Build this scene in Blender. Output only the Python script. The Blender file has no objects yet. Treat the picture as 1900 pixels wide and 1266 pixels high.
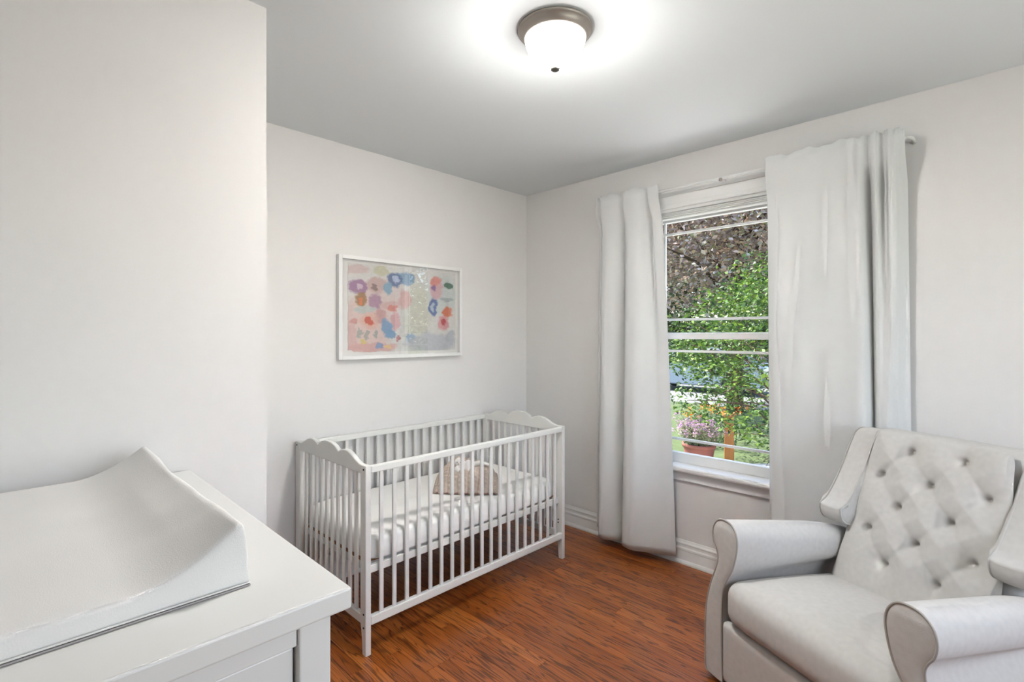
import bpy, bmesh, math, random
import numpy as np
from mathutils import Vector, Matrix, noise as mnoise

random.seed(7)
rng = np.random.default_rng(11)
scn = bpy.context.scene
COL = scn.collection
PI = math.pi

# ------------------------------------------------------------------ camera
CAM_H = 1.364
cam = bpy.data.cameras.new('camera')
cam_o = bpy.data.objects.new('camera', cam)
COL.objects.link(cam_o)
A = math.radians(44.75)
cam.sensor_fit = 'HORIZONTAL'
cam.sensor_width = 36.0
cam.lens = 36.0 * 935.0 / 1900.0
cam.shift_y = -(633.0 - 621.0) / 1900.0
cam.clip_start = 0.02
cam.clip_end = 300
cam_o.location = (0, 0, CAM_H)
cam_o.rotation_euler = (PI / 2, 0, A - PI / 2)
scn.camera = cam_o

# ------------------------------------------------------------------ world / sun / exposure
w = bpy.data.worlds.new('sky')
scn.world = w
w.use_nodes = True
wn = w.node_tree
wn.nodes.clear()
sky = wn.nodes.new('ShaderNodeTexSky')
sky.sky_type = 'NISHITA'
sky.sun_disc = False
sky.sun_elevation = math.radians(52)
sky.sun_rotation = math.radians(-10)
bg = wn.nodes.new('ShaderNodeBackground')
bg.inputs['Strength'].default_value = 0.42
wo = wn.nodes.new('ShaderNodeOutputWorld')
wn.links.new(sky.outputs[0], bg.inputs[0])
wn.links.new(bg.outputs[0], wo.inputs[0])

sun = bpy.data.lights.new('sun', 'SUN')
sun.energy = 10.0
sun.angle = math.radians(0.6)
sun.color = (1.0, 0.97, 0.92)
sun_o = bpy.data.objects.new('sun', sun)
COL.objects.link(sun_o)
sun_o.rotation_euler = Vector((0.12, -0.60, -0.85)).to_track_quat('-Z', 'Y').to_euler()

scn.view_settings.view_transform = 'Standard'
scn.view_settings.look = 'None'
scn.view_settings.gamma = 1
scn.view_settings.use_curve_mapping = False
scn.view_settings.exposure = 0.78
scn.cycles.max_bounces = 5
scn.cycles.diffuse_bounces = 3
scn.cycles.glossy_bounces = 2
scn.cycles.transmission_bounces = 3
scn.cycles.transparent_max_bounces = 8
scn.cycles.sample_clamp_indirect = 5.0
scn.cycles.caustics_reflective = False
scn.cycles.caustics_refractive = False
LAMP_L = 300.0
# added area light for fill, shining in through an invented window behind the camera
fill_light = bpy.data.lights.new('fill_area_light', 'AREA')
fill_light.shape = 'RECTANGLE'; fill_light.size = 1.9; fill_light.size_y = 1.25
fill_light.energy = 20.0
fill_light.color = (0.97, 0.99, 1.0)
fill_light_o = bpy.data.objects.new('fill_area_light', fill_light)
COL.objects.link(fill_light_o)
fill_light_o.location = (1.3, -1.45 - 0.16 - 0.05, 1.5)
fill_light_o.rotation_euler = (PI / 2, 0, 0)

# ------------------------------------------------------------------ helpers
def s2l(c):
    return tuple(((x / 255) / 12.92 if x / 255 <= 0.04045 else ((x / 255 + 0.055) / 1.055) ** 2.4) for x in c)

MATS = {}
def newmat(name):
    m = bpy.data.materials.new(name)
    m.use_nodes = True
    nt = m.node_tree
    nt.nodes.clear()
    out = nt.nodes.new('ShaderNodeOutputMaterial')
    MATS[name] = m
    return m, nt, out

def N(nt, typ, **kw):
    n = nt.nodes.new(typ)
    for k, v in kw.items():
        if k == 'props':
            for a, b in v.items():
                setattr(n, a, b)
        else:
            key = int(k[1:]) if k[0] == '_' and k[1:].isdigit() else k.replace('_', ' ')
            n.inputs[key].default_value = v
    return n

def pmat(name, col, rough=0.5, var=0.04, scale=6.0, bump=0.0, bscale=200.0, metal=0.0, spec=0.5, transl=0.0, coat=0.0, stretch=None):
    """procedural principled material: slight noise in the colour and a fine bump"""
    m, nt, out = newmat(name)
    L = nt.links.new
    tc = N(nt, 'ShaderNodeTexCoord')
    mp = N(nt, 'ShaderNodeMapping')
    if stretch:
        mp.inputs['Scale'].default_value = stretch
    L(tc.outputs['Object'], mp.inputs[0])
    nz = N(nt, 'ShaderNodeTexNoise', Scale=scale, Detail=0.0)
    L(mp.outputs[0], nz.inputs['Vector'])
    mix = N(nt, 'ShaderNodeMix', props={'data_type': 'RGBA'})
    c = s2l(col)
    mix.inputs['A'].default_value = tuple(max(0, x * (1 - var)) for x in c) + (1,)
    mix.inputs['B'].default_value = tuple(min(1, x * (1 + var)) for x in c) + (1,)
    L(nz.outputs['Fac'], mix.inputs['Factor'])
    p = N(nt, 'ShaderNodeBsdfPrincipled', Roughness=rough, Metallic=metal)
    p.inputs['Specular IOR Level'].default_value = spec
    p.inputs['Coat Weight'].default_value = coat
    L(mix.outputs['Result'], p.inputs['Base Color'])
    if bump > 0:
        nb = N(nt, 'ShaderNodeTexNoise', Scale=bscale, Detail=0.0)
        L(mp.outputs[0], nb.inputs['Vector'])
        b = N(nt, 'ShaderNodeBump', Strength=bump, Distance=0.002)
        L(nb.outputs['Fac'], b.inputs['Height'])
        L(b.outputs[0], p.inputs['Normal'])
    last = p.outputs[0]
    if transl > 0:
        t = N(nt, 'ShaderNodeBsdfTranslucent')
        L(mix.outputs['Result'], t.inputs[0])
        ms = N(nt, 'ShaderNodeMixShader')
        ms.inputs[0].default_value = transl
        L(p.outputs[0], ms.inputs[1]); L(t.outputs[0], ms.inputs[2])
        last = ms.outputs[0]
    L(last, out.inputs[0])
    return m

def link(o, parent=None):
    COL.objects.link(o)
    if parent is not None:
        o.parent = parent
    return o

def tag(o, label=None, cat=None, group=None, kind=None):
    if label: o['label'] = label
    if cat: o['category'] = cat
    if group: o['group'] = group
    if kind: o['kind'] = kind
    return o

def empty(name, loc, rz=0.0, label=None, cat=None, group=None):
    o = bpy.data.objects.new(name, None)
    o.location = loc
    o.rotation_euler = (0, 0, rz)
    o.empty_display_size = 0.1
    link(o)
    return tag(o, label, cat, group)

def finish(bm, name, mat, parent=None, smooth=False, loc=None, bevel=0.0, seg=2, angle=35):
    me = bpy.data.meshes.new(name)
    bmesh.ops.recalc_face_normals(bm, faces=bm.faces[:])
    bm.to_mesh(me); bm.free()
    if mat: me.materials.append(mat)
    o = bpy.data.objects.new(name, me)
    link(o, parent)
    if loc is not None: o.location = loc
    if smooth:
        for f in me.polygons: f.use_smooth = True
    if bevel > 0:
        b = o.modifiers.new('bevel', 'BEVEL')
        b.width = bevel; b.segments = seg; b.limit_method = 'ANGLE'; b.angle_limit = math.radians(angle)
    return o

def bbox(bm, x0, x1, y0, y1, z0, z1):
    vs = [bm.verts.new(p) for p in ((x0,y0,z0),(x1,y0,z0),(x1,y1,z0),(x0,y1,z0),(x0,y0,z1),(x1,y0,z1),(x1,y1,z1),(x0,y1,z1))]
    for f in ((0,3,2,1),(4,5,6,7),(0,1,5,4),(1,2,6,5),(2,3,7,6),(3,0,4,7)):
        bm.faces.new([vs[i] for i in f])
    return vs

def box(name, mat, parent, x0, x1, y0, y1, z0, z1, bevel=0.0, seg=2, smooth=False):
    bm = bmesh.new()
    bbox(bm, x0, x1, y0, y1, z0, z1)
    o = finish(bm, name, mat, parent, bevel=bevel, seg=seg)
    return o

def prism(name, mat, parent, pts, axis, a0, a1, bevel=0.0, seg=2, smooth=False, angle=35):
    """extrude the 2-D outline pts along axis between a0 and a1 (x: pts are (y,z); y: (x,z); z: (x,y))"""
    bm = bmesh.new()
    def P(p, a):
        return (a, p[0], p[1]) if axis == 'x' else ((p[0], a, p[1]) if axis == 'y' else (p[0], p[1], a))
    r0 = [bm.verts.new(P(p, a0)) for p in pts]
    r1 = [bm.verts.new(P(p, a1)) for p in pts]
    n = len(pts)
    bm.faces.new(r0); bm.faces.new(r1[::-1])
    for i in range(n):
        bm.faces.new((r0[i], r0[(i+1) % n], r1[(i+1) % n], r1[i]))
    return finish(bm, name, mat, parent, bevel=bevel, seg=seg, smooth=smooth, angle=angle)

def lathe(name, mat, parent, prof, seg=48, loc=(0,0,0), smooth=True):
    bm = bmesh.new()
    rings = []
    for r, z in prof:
        if r < 1e-5:
            rings.append([bm.verts.new((0, 0, z))])
        else:
            rings.append([bm.verts.new((r*math.cos(2*PI*i/seg), r*math.sin(2*PI*i/seg), z)) for i in range(seg)])
    for a, b in zip(rings[:-1], rings[1:]):
        for i in range(seg):
            j = (i+1) % seg
            if len(a) == 1 and len(b) == 1: continue
            if len(a) == 1: bm.faces.new((a[0], b[j], b[i]))
            elif len(b) == 1: bm.faces.new((a[i], a[j], b[0]))
            else: bm.faces.new((a[i], a[j], b[j], b[i]))
    return finish(bm, name, mat, parent, smooth=smooth, loc=loc)

def tube_bm(bm, pts, r, seg=8, closed=False, r2=None):
    pts = [Vector(p) for p in pts]
    n = len(pts)
    rings = []
    up = Vector((0.13, 0.31, 0.94)).normalized()
    for i, p in enumerate(pts):
        if closed: t = pts[(i+1) % n] - pts[i-1]
        else: t = pts[min(i+1, n-1)] - pts[max(i-1, 0)]
        t.normalize()
        a = t.cross(up)
        if a.length < 1e-3: a = t.cross(Vector((1, 0, 0)))
        a.normalize(); b = t.cross(a)
        rr = r if r2 is None else r + (r2 - r) * i / (n - 1)
        rings.append([bm.verts.new(p + a*rr*math.cos(2*PI*k/seg) + b*rr*math.sin(2*PI*k/seg)) for k in range(seg)])
    m = n if closed else n - 1
    for i in range(m):
        A_, B_ = rings[i], rings[(i+1) % n]
        for k in range(seg):
            bm.faces.new((A_[k], A_[(k+1) % seg], B_[(k+1) % seg], B_[k]))
    if not closed:
        bm.faces.new(rings[0]); bm.faces.new(rings[-1][::-1])

def tube(name, mat, parent, pts, r, seg=8, closed=False, r2=None):
    bm = bmesh.new()
    tube_bm(bm, pts, r, seg, closed, r2)
    return finish(bm, name, mat, parent, smooth=True)

def catmull(pts, n):
    """n samples of a Catmull-Rom spline through pts"""
    P = np.array(pts, float)
    P = np.vstack([2*P[0]-P[1], P, 2*P[-1]-P[-2]])
    out = []
    k = len(pts) - 1
    for t in np.linspace(0, k, n):
        i = min(int(t), k-1); u = t - i
        p0, p1, p2, p3 = P[i:i+4]
        out.append(0.5*((2*p1)+(-p0+p2)*u+(2*p0-5*p1+4*p2-p3)*u*u+(-p0+3*p1-3*p2+p3)*u**3))
    return np.array(out)

def grid_obj(name, mat, parent, V, closed_u=False, smooth=True):
    """V: (nu,nv,3) array"""
    nu, nv, _ = V.shape
    idx = np.arange(nu*nv).reshape(nu, nv)
    F = []
    for i in range(nu - (0 if closed_u else 1)):
        i2 = (i+1) % nu
        for j in range(nv-1):
            F.append((int(idx[i,j]), int(idx[i2,j]), int(idx[i2,j+1]), int(idx[i,j+1])))
    me = bpy.data.meshes.new(name)
    me.from_pydata([tuple(map(float, p)) for p in V.reshape(-1,3)], [], F)
    me.materials.append(mat)
    for f in me.polygons: f.use_smooth = smooth
    return link(bpy.data.objects.new(name, me), parent)

def copyobj(o, parent, loc, name=None):
    c = o.copy()
    COL.objects.link(c)
    c.parent = parent
    c.location = loc
    return c

# ------------------------------------------------------------------ materials
M_wall = pmat('wall_paint', (231, 228, 225), 0.85, 0.012, 3.0, spec=0.2)
M_ceil = pmat('ceiling_paint', (247, 251, 252), 0.9, 0.01, 2.0, spec=0.15)
M_trim = pmat('white_trim_paint', (238, 237, 234), 0.38, 0.01, 5.0)
M_crib = pmat('crib_white_lacquer', (232, 230, 224), 0.36, 0.012, 8.0)
M_dress = pmat('dresser_white_paint', (228, 226, 222), 0.34, 0.012, 5.0)
M_pad = pmat('changing_pad_cotton', (232, 229, 226), 0.9, 0.02, 10.0, 0.18, 500, spec=0.1)
M_padseam = pmat('pad_seam_grey', (170, 163, 163), 0.8)
M_sheet = pmat('crib_sheet_cotton', (240, 237, 232), 0.9, 0.015, 12.0, 0.15, 600, spec=0.1)
M_curtain = pmat('curtain_cloth', (236, 236, 234), 0.9, 0.015, 8.0, 0.12, 900, spec=0.1, transl=0.18)
M_linen = pmat('armchair_linen', (208, 205, 201), 0.92, 0.05, 60.0, 0.35, 1400, spec=0.12)
M_piping = pmat('armchair_piping', (176, 171, 165), 0.9, 0.05, 80.0, spec=0.1)
M_dark = pmat('dark_gap', (30, 27, 25), 0.9)
M_screw = pmat('dark_screw', (52, 48, 44), 0.4, metal=0.7)
M_nickel = pmat('brushed_nickel', (168, 160, 151), 0.42, 0.06, 30.0, metal=0.55)
M_rod = pmat('rod_white_enamel', (232, 231, 228), 0.35)
M_ply = pmat('plywood', (150, 104, 66), 0.6, 0.15, 12.0, stretch=(1, 12, 1))
M_knit = pmat('beige_knit', (196, 180, 166), 0.95, 0.08, 40.0, 0.3, 400, spec=0.05)
M_knitedge = pmat('knit_edge_brown', (138, 104, 90), 0.95)
M_plush = pmat('white_plush', (240, 236, 230), 0.95, 0.03, 40.0, 0.4, 500, spec=0.05)
M_frame = pmat('picture_frame_white', (240, 239, 236), 0.4)
M_mat = pmat('picture_mat_board', (243, 240, 235), 0.85, 0.01)
M_lawn = pmat('lawn_grass', (70, 84, 46), 0.95, 0.3, 9.0, 0.5, 60)
M_road = pmat('pale_road', (108, 108, 108), 0.9, 0.08, 4.0)
M_walk = pmat('pale_concrete', (160, 158, 153), 0.9, 0.06, 3.0)
M_gravel = pmat('gravel', (214, 210, 204), 0.95, 0.2, 40.0, 0.6, 90)  # made very pale to reflect sunlight up at the ceiling
M_terra = pmat('terracotta', (122, 70, 58), 0.8, 0.12, 12.0)
M_cedar = pmat('cedar_wood', (178, 118, 66), 0.7, 0.16, 8.0, stretch=(8, 8, 0.7))
M_bark = pmat('bark', (78, 62, 50), 0.95, 0.3, 14.0)
M_soil = pmat('soil', (52, 38, 30), 0.95, 0.3, 30.0)
M_car = pmat('car_silver_blue', (128, 142, 160), 0.25, 0.02, metal=0.4, coat=0.5)
M_tyre = pmat('tyre_rubber', (28, 28, 30), 0.8)
M_cglass = pmat('car_glass', (35, 42, 50), 0.08)
M_chrome = pmat('car_wheel_metal', (170, 172, 176), 0.3, metal=0.8)

def glassmat(name, ior=1.45, tint=(1, 1, 1), refl=1.0):
    m, nt, out = newmat(name)
    L = nt.links.new
    t = N(nt, 'ShaderNodeBsdfTransparent'); t.inputs[0].default_value = tint + (1,)
    g = N(nt, 'ShaderNodeBsdfGlossy', Roughness=0.01)
    fr = N(nt, 'ShaderNodeFresnel', IOR=ior)
    mul = N(nt, 'ShaderNodeMath', props={'operation': 'MULTIPLY'}); mul.inputs[1].default_value = refl
    geo = N(nt, 'ShaderNodeNewGeometry')
    inv = N(nt, 'ShaderNodeMath', props={'operation': 'SUBTRACT'}); inv.inputs[0].default_value = 1.0
    L(geo.outputs['Backfacing'], inv.inputs[1])
    m0 = N(nt, 'ShaderNodeMath', props={'operation': 'MULTIPLY'})
    L(fr.outputs[0], m0.inputs[0]); L(inv.outputs[0], m0.inputs[1])
    L(m0.outputs[0], mul.inputs[0])
    ms = N(nt, 'ShaderNodeMixShader')
    L(mul.outputs[0], ms.inputs[0]); L(t.outputs[0], ms.inputs[1]); L(g.outputs[0], ms.inputs[2])
    L(ms.outputs[0], out.inputs[0])
    return m
M_glass = glassmat('window_glass', 1.35, refl=0.6)
M_glaze = glassmat('picture_glazing', 1.8, refl=1.8)

def emat(name, col, strength):
    m, nt, out = newmat(name)
    e = N(nt, 'ShaderNodeEmission', Strength=strength)
    e.inputs[0].default_value = tuple(col) + (1,)
    nt.links.new(e.outputs[0], out.inputs[0])
    return m
M_dome = emat('lit_frosted_glass', (1.0, 0.98, 0.955), LAMP_L)
# emission painted by height, bright bottom and dim rim, to shrink the ceiling halo
_nt = M_dome.node_tree
_e = [n for n in _nt.nodes if n.type == 'EMISSION'][0]
_tc = N(_nt, 'ShaderNodeTexCoord'); _sp = N(_nt, 'ShaderNodeSeparateXYZ'); _mr = N(_nt, 'ShaderNodeMapRange', props={'interpolation_type': 'SMOOTHSTEP'})
_mr.inputs['From Min'].default_value = -0.075; _mr.inputs['From Max'].default_value = -0.128
_mr.inputs['To Min'].default_value = 6.5; _mr.inputs['To Max'].default_value = LAMP_L
_nt.links.new(_tc.outputs['Object'], _sp.inputs[0]); _nt.links.new(_sp.outputs['Z'], _mr.inputs['Value']); _nt.links.new(_mr.outputs[0], _e.inputs['Strength'])

def leafmat(name, cols, rough=0.5, transl=0.35):
    m, nt, out = newmat(name)
    L = nt.links.new
    geo = N(nt, 'ShaderNodeNewGeometry')
    cr = N(nt, 'ShaderNodeValToRGB')
    el = cr.color_ramp.elements
    while len(el) < len(cols): el.new(0.5)
    for i, c in enumerate(cols):
        el[i].position = i / (len(cols)-1)
        el[i].color = s2l(c) + (1,)
    L(geo.outputs['Random Per Island'], cr.inputs[0])
    p = N(nt, 'ShaderNodeBsdfPrincipled', Roughness=rough)
    p.inputs['Specular IOR Level'].default_value = 0.35
    t = N(nt, 'ShaderNodeBsdfTranslucent')
    L(cr.outputs[0], p.inputs['Base Color']); L(cr.outputs[0], t.inputs[0])
    ms = N(nt, 'ShaderNodeMixShader'); ms.inputs[0].default_value = transl
    L(p.outputs[0], ms.inputs[1]); L(t.outputs[0], ms.inputs[2])
    L(ms.outputs[0], out.inputs[0])
    return m
M_leaf_green = leafmat('shrub_leaves', [(36, 56, 28), (56, 84, 34), (78, 108, 38), (112, 136, 48)], 0.5, 0.28)
M_leaf_purple = leafmat('copper_leaves', [(112, 98, 96), (158, 134, 128), (184, 178, 182), (210, 174, 150), (164, 168, 132)], 0.4, 0.25)
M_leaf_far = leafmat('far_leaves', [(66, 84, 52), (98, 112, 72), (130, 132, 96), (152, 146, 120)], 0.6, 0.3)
M_leaf_hedge = leafmat('hedge_leaves', [(48, 66, 40), (70, 92, 50), (92, 110, 66)], 0.6, 0.25)
M_lav_leaf = leafmat('lavender_leaves', [(120, 130, 96), (150, 158, 122), (172, 170, 140)], 0.7, 0.3)
M_lav_flower = leafmat('lavender_flowers', [(170, 134, 190), (205, 160, 190), (222, 178, 190), (150, 120, 190)], 0.7, 0.3)
M_lily = leafmat('lily_petals', [(236, 120, 40), (246, 150, 60), (228, 96, 36)], 0.6, 0.35)

# oak floor: one material, each plank varies by its own random number
def floormat():
    m, nt, out = newmat('stained_oak')
    L = nt.links.new
    tc = N(nt, 'ShaderNodeTexCoord'); oi = N(nt, 'ShaderNodeObjectInfo')
    off = N(nt, 'ShaderNodeVectorMath', props={'operation': 'MULTIPLY_ADD'})
    cmb = N(nt, 'ShaderNodeCombineXYZ')
    mulr = N(nt, 'ShaderNodeMath', props={'operation': 'MULTIPLY'}); mulr.inputs[1].default_value = 57.0
    L(oi.outputs['Random'], mulr.inputs[0])
    for k in (0, 1, 2): L(mulr.outputs[0], cmb.inputs[k])
    off.inputs[1].default_value = (1, 1, 1)
    L(tc.outputs['Object'], off.inputs[0]); L(cmb.outputs[0], off.inputs[2])
    mp = N(nt, 'ShaderNodeMapping'); mp.inputs['Scale'].default_value = (16, 1.1, 1)
    L(off.outputs[0], mp.inputs[0])
    warp = N(nt, 'ShaderNodeTexNoise', Scale=1.6, Detail=2.0)
    L(mp.outputs[0], warp.inputs['Vector'])
    # cathedral grain: sine of a warped height field
    sc = N(nt, 'ShaderNodeMath', props={'operation': 'MULTIPLY'}); sc.inputs[1].default_value = 58.0
    L(warp.outputs['Fac'], sc.inputs[0])
    sn = N(nt, 'ShaderNodeMath', props={'operation': 'SINE'}); L(sc.outputs[0], sn.inputs[0])
    rg = N(nt, 'ShaderNodeMapRange'); rg.inputs['From Min'].default_value = 0.35; rg.inputs['From Max'].default_value = 1.0
    L(sn.outputs[0], rg.inputs['Value'])
    mp2 = N(nt, 'ShaderNodeMapping'); mp2.inputs['Scale'].default_value = (240, 5, 1)
    L(off.outputs[0], mp2.inputs[0])
    fine = N(nt, 'ShaderNodeTexNoise', Scale=1.0, Detail=3.0, Roughness=0.7)
    L(mp2.outputs[0], fine.inputs['Vector'])
    rf = N(nt, 'ShaderNodeMapRange'); rf.inputs['From Min'].default_value = 0.42; rf.inputs['From Max'].default_value = 0.72
    L(fine.outputs['Fac'], rf.inputs['Value'])
    cr = N(nt, 'ShaderNodeValToRGB')
    el = cr.color_ramp.elements
    el[0].color = s2l((134, 68, 24)) + (1,); el[1].color = s2l((198, 120, 56)) + (1,)
    e = el.new(0.5); e.color = s2l((164, 90, 37)) + (1,)
    # plank tone: random + slow noise
    slow = N(nt, 'ShaderNodeTexNoise', Scale=0.5, Detail=2.0); L(mp.outputs[0], slow.inputs['Vector'])
    av = N(nt, 'ShaderNodeMath', props={'operation': 'MULTIPLY_ADD'}); av.inputs[1].default_value = 0.6
    sh = N(nt, 'ShaderNodeMath', props={'operation': 'MULTIPLY'}); sh.inputs[1].default_value = 0.4
    L(slow.outputs['Fac'], sh.inputs[0]); L(oi.outputs['Random'], av.inputs[0]); L(sh.outputs[0], av.inputs[2])
    L(av.outputs[0], cr.inputs[0])
    m1 = N(nt, 'ShaderNodeMix', props={'data_type': 'RGBA', 'blend_type': 'MULTIPLY'})
    m1.inputs['B'].default_value = (0.28, 0.2, 0.15, 1)
    f1 = N(nt, 'ShaderNodeMath', props={'operation': 'MULTIPLY'}); f1.inputs[1].default_value = 0.92
    L(rg.outputs[0], f1.inputs[0]); L(f1.outputs[0], m1.inputs['Factor']); L(cr.outputs[0], m1.inputs['A'])
    m2 = N(nt, 'ShaderNodeMix', props={'data_type': 'RGBA', 'blend_type': 'MULTIPLY'})
    m2.inputs['B'].default_value = (0.45, 0.36, 0.3, 1)
    f2 = N(nt, 'ShaderNodeMath', props={'operation': 'MULTIPLY'}); f2.inputs[1].default_value = 0.6
    L(rf.outputs[0], f2.inputs[0]); L(f2.outputs[0], m2.inputs['Factor']); L(m1.outputs['Result'], m2.inputs['A'])
    p = N(nt, 'ShaderNodeBsdfPrincipled', Roughness=0.3)
    p.inputs['Coat Weight'].default_value = 0.5; p.inputs['Coat Roughness'].default_value = 0.16
    p.inputs['Specular IOR Level'].default_value = 0.5
    L(m2.outputs['Result'], p.inputs['Base Color'])
    b = N(nt, 'ShaderNodeBump', Strength=0.12, Distance=0.001)
    L(fine.outputs['Fac'], b.inputs['Height']); L(b.outputs[0], p.inputs['Normal'])
    L(p.outputs[0], out.inputs[0])
    return m
M_oak = floormat()

# ------------------------------------------------------------------ room shell
XW, YA, YB, XB = 2.86, 2.68, 1.745, 0.61      # window wall, picture wall, bump-out face, bump-out edge
X0, Y0, H = -1.45, -1.45, 2.44
T = 0.16

def S(o): o['kind'] = 'structure'; return o

# floor with single planks
fl = S(box('floor', M_dark, None, X0, XW + T, Y0, YA + T, -0.05, -0.016))
PW = 0.0572
plank_mesh = {}
def plank(x, y0, y1):
    L_ = round(y1 - y0, 2)
    if L_ not in plank_mesh:
        bm = bmesh.new()
        e = 0.0006; c = 0.0012; w2 = PW/2
        a = [bm.verts.new(p) for p in ((-w2+e, e, -0.016), (w2-e, e, -0.016), (w2-e, L_-e, -0.016), (-w2+e, L_-e, -0.016))]
        b = [bm.verts.new(p) for p in ((-w2+e, e, -c), (w2-e, e, -c), (w2-e, L_-e, -c), (-w2+e, L_-e, -c))]
        t = [bm.verts.new(p) for p in ((-w2+e+c, e+c, 0), (w2-e-c, e+c, 0), (w2-e-c, L_-e-c, 0), (-w2+e+c, L_-e-c, 0))]
        for i in range(4):
            j = (i+1) % 4
            bm.faces.new((a[i], a[j], b[j], b[i])); bm.faces.new((b[i], b[j], t[j], t[i]))
        bm.faces.new(t)
        me = bpy.data.meshes.new('plank'); bm.normal_update(); bm.to_mesh(me); bm.free()
        me.materials.append(M_oak)
        plank_mesh[L_] = me
    o = bpy.data.objects.new('plank', plank_mesh[L_])
    o.location = (x, y0, 0)
    link(o, fl)
x = XW - PW/2
while x > X0:
    y = YA
    while y > Y0 + 0.05:
        ln = random.choice((0.7, 0.9, 1.1, 1.3, 1.5, 1.8))
        if y == YA: ln = random.choice((0.3, 0.5, 0.8, 1.0, 1.3))
        ln = min(ln, y - Y0)
        if y - ln - Y0 < 0.2: ln = y - Y0
        plank(x, y - ln, y)
        y -= ln
    x -= PW

# ceiling with soft plaster coves
S(box('ceiling', M_ceil, None, X0 - T, XW + T, Y0 - T, YA + T, H, H + 0.12))
# walls
S(box('wall_back', M_wall, None, XB - 0.3, XW + T, YA, YA + T, -0.05, H))
S(box('wall_left', M_wall, None, X0 - T, XB, YB, YA + T, -0.05, H))
S(box('wall_near', M_wall, None, X0 - T, X0, Y0 - T, YB, -0.05, H))
bm = bmesh.new()
V0, V1, VZ0, VZ1 = 0.35, 2.25, 0.85, 2.12        # opening of the invented window for the added fill
bbox(bm, X0, V0, Y0 - T, Y0, -0.05, H)
bbox(bm, V1, XW + T, Y0 - T, Y0, -0.05, H)
bbox(bm, V0, V1, Y0 - T, Y0, -0.05, VZ0)
bbox(bm, V0, V1, Y0 - T, Y0, VZ1, H)
S(finish(bm, 'wall_front', M_wall))
added_win = tag(empty('added_window', ((V0 + V1)/2, Y0, VZ0)), kind='structure')  # invented window, put in to give the fill an opening
hw2, hh2 = (V1 - V0)/2, VZ1 - VZ0
for xx in (-hw2, -0.025, hw2 - 0.05): box('stile', M_trim, added_win, xx, xx + 0.05, -0.10, -0.05, 0, hh2, 0.003)
for zz in (0, hh2 - 0.05): box('rail', M_trim, added_win, -hw2, hw2, -0.10, -0.05, zz, zz + 0.05, 0.003)
box('sill_stool', M_trim, added_win, -hw2 - 0.08, hw2 + 0.08, -0.05, 0.045, -0.03, 0.0, 0.006)
# window wall with its opening
WY0, WY1, WZ0, WZ1 = 0.74, 1.70, 0.575, 2.14
bm = bmesh.new()
bbox(bm, XW, XW + T, Y0, WY0, -0.05, H)
bbox(bm, XW, XW + T, WY1, YA, -0.05, H)
bbox(bm, XW, XW + T, WY0, WY1, -0.05, WZ0)
bbox(bm, XW, XW + T, WY0, WY1, WZ1, H)
S(finish(bm, 'wall_right', M_wall))

for xx in (-hw2 + 0.05, 0.025): box('glass_pane', MATS['window_glass'], added_win, xx, xx + hw2 - 0.075, -0.078, -0.072, 0.05, hh2 - 0.05)

# baseboards: two-step moulding and shoe
def base_profile():
    return [(0, 0), (0.026, 0), (0.026, 0.010), (0.021, 0.020), (0.015, 0.024), (0.015, 0.078), (0.0175, 0.082), (0.0175, 0.092), (0.012, 0.100),
            (0.012, 0.112), (0.015, 0.116), (0.015, 0.122), (0.009, 0.130), (0.005, 0.139), (0, 0.139)]
S(prism('baseboard_right', M_trim, None, [(XW - d, z) for d, z in base_profile()], 'y', Y0, YA))
S(prism('baseboard_back', M_trim, None, [(YA - d, z) for d, z in base_profile()], 'x', XB, XW))
S(prism('baseboard_left', M_trim, None, [(YB - d, z) for d, z in base_profile()], 'x', X0, XB))

# ------------------------------------------------------------------ window (double hung, horizontal bars near the sash ends)
win = tag(empty('window_1', (XW, (WY0 + WY1) / 2, WZ0)), kind='structure')
def wbox(name, d0, d1, y0, y1, z0, z1, mat=M_trim, bevel=0.003, parent=win):
    """d: depth outward from the wall face"""
    return box(name, mat, parent, d0, d1, y0 - (WY0+WY1)/2, y1 - (WY0+WY1)/2, z0 - WZ0, z1 - WZ0, bevel)
# jamb liner
wbox('jamb', -0.001, T, WY0 - 0.001, WY0 + 0.03, WZ0, WZ1)
wbox('jamb', -0.001, T, WY1 - 0.03, WY1 + 0.001, WZ0, WZ1)
wbox('head_jamb', -0.001, T, WY0 + 0.03, WY1 - 0.03, WZ1 - 0.03, WZ1)
# casing
cw = 0.085
wbox('side_casing', -0.018, 0, WY0 - cw, WY0 + 0.012, WZ0 - 0.02, WZ1 + 0.09)
wbox('side_casing', -0.018, 0, WY1 - 0.012, WY1 + cw, WZ0 - 0.02, WZ1 + 0.09)
wbox('head_casing', -0.018, 0, WY0 + 0.012, WY1 - 0.012, WZ1 - 0.012, WZ1 + 0.09)
wbox('head_moulding', -0.028, -0.018, WY0 - cw, WY1 + cw, WZ1 + 0.062, WZ1 + 0.09)
wbox('head_moulding', -0.024, -0.018, WY0 + 0.012, WY1 - 0.012, WZ1 - 0.012, WZ1 + 0.012)
# stool and apron
wbox('sill_stool', -0.052, 0.075, WY0 - cw - 0.02, WY1 + cw + 0.02, 0.552, 0.585, bevel=0.010)
wbox('apron', -0.016, 0, WY0 - cw, WY1 + cw, 0.492, 0.552, bevel=0.004)
# blind stack bunched at the top of the opening
for k in range(4):
    wbox('blind_pleat', 0.012, 0.052, WY0 + 0.032, WY1 - 0.032, 2.072 + k*0.0095, 2.080 + k*0.0095, bevel=0.002)
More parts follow.
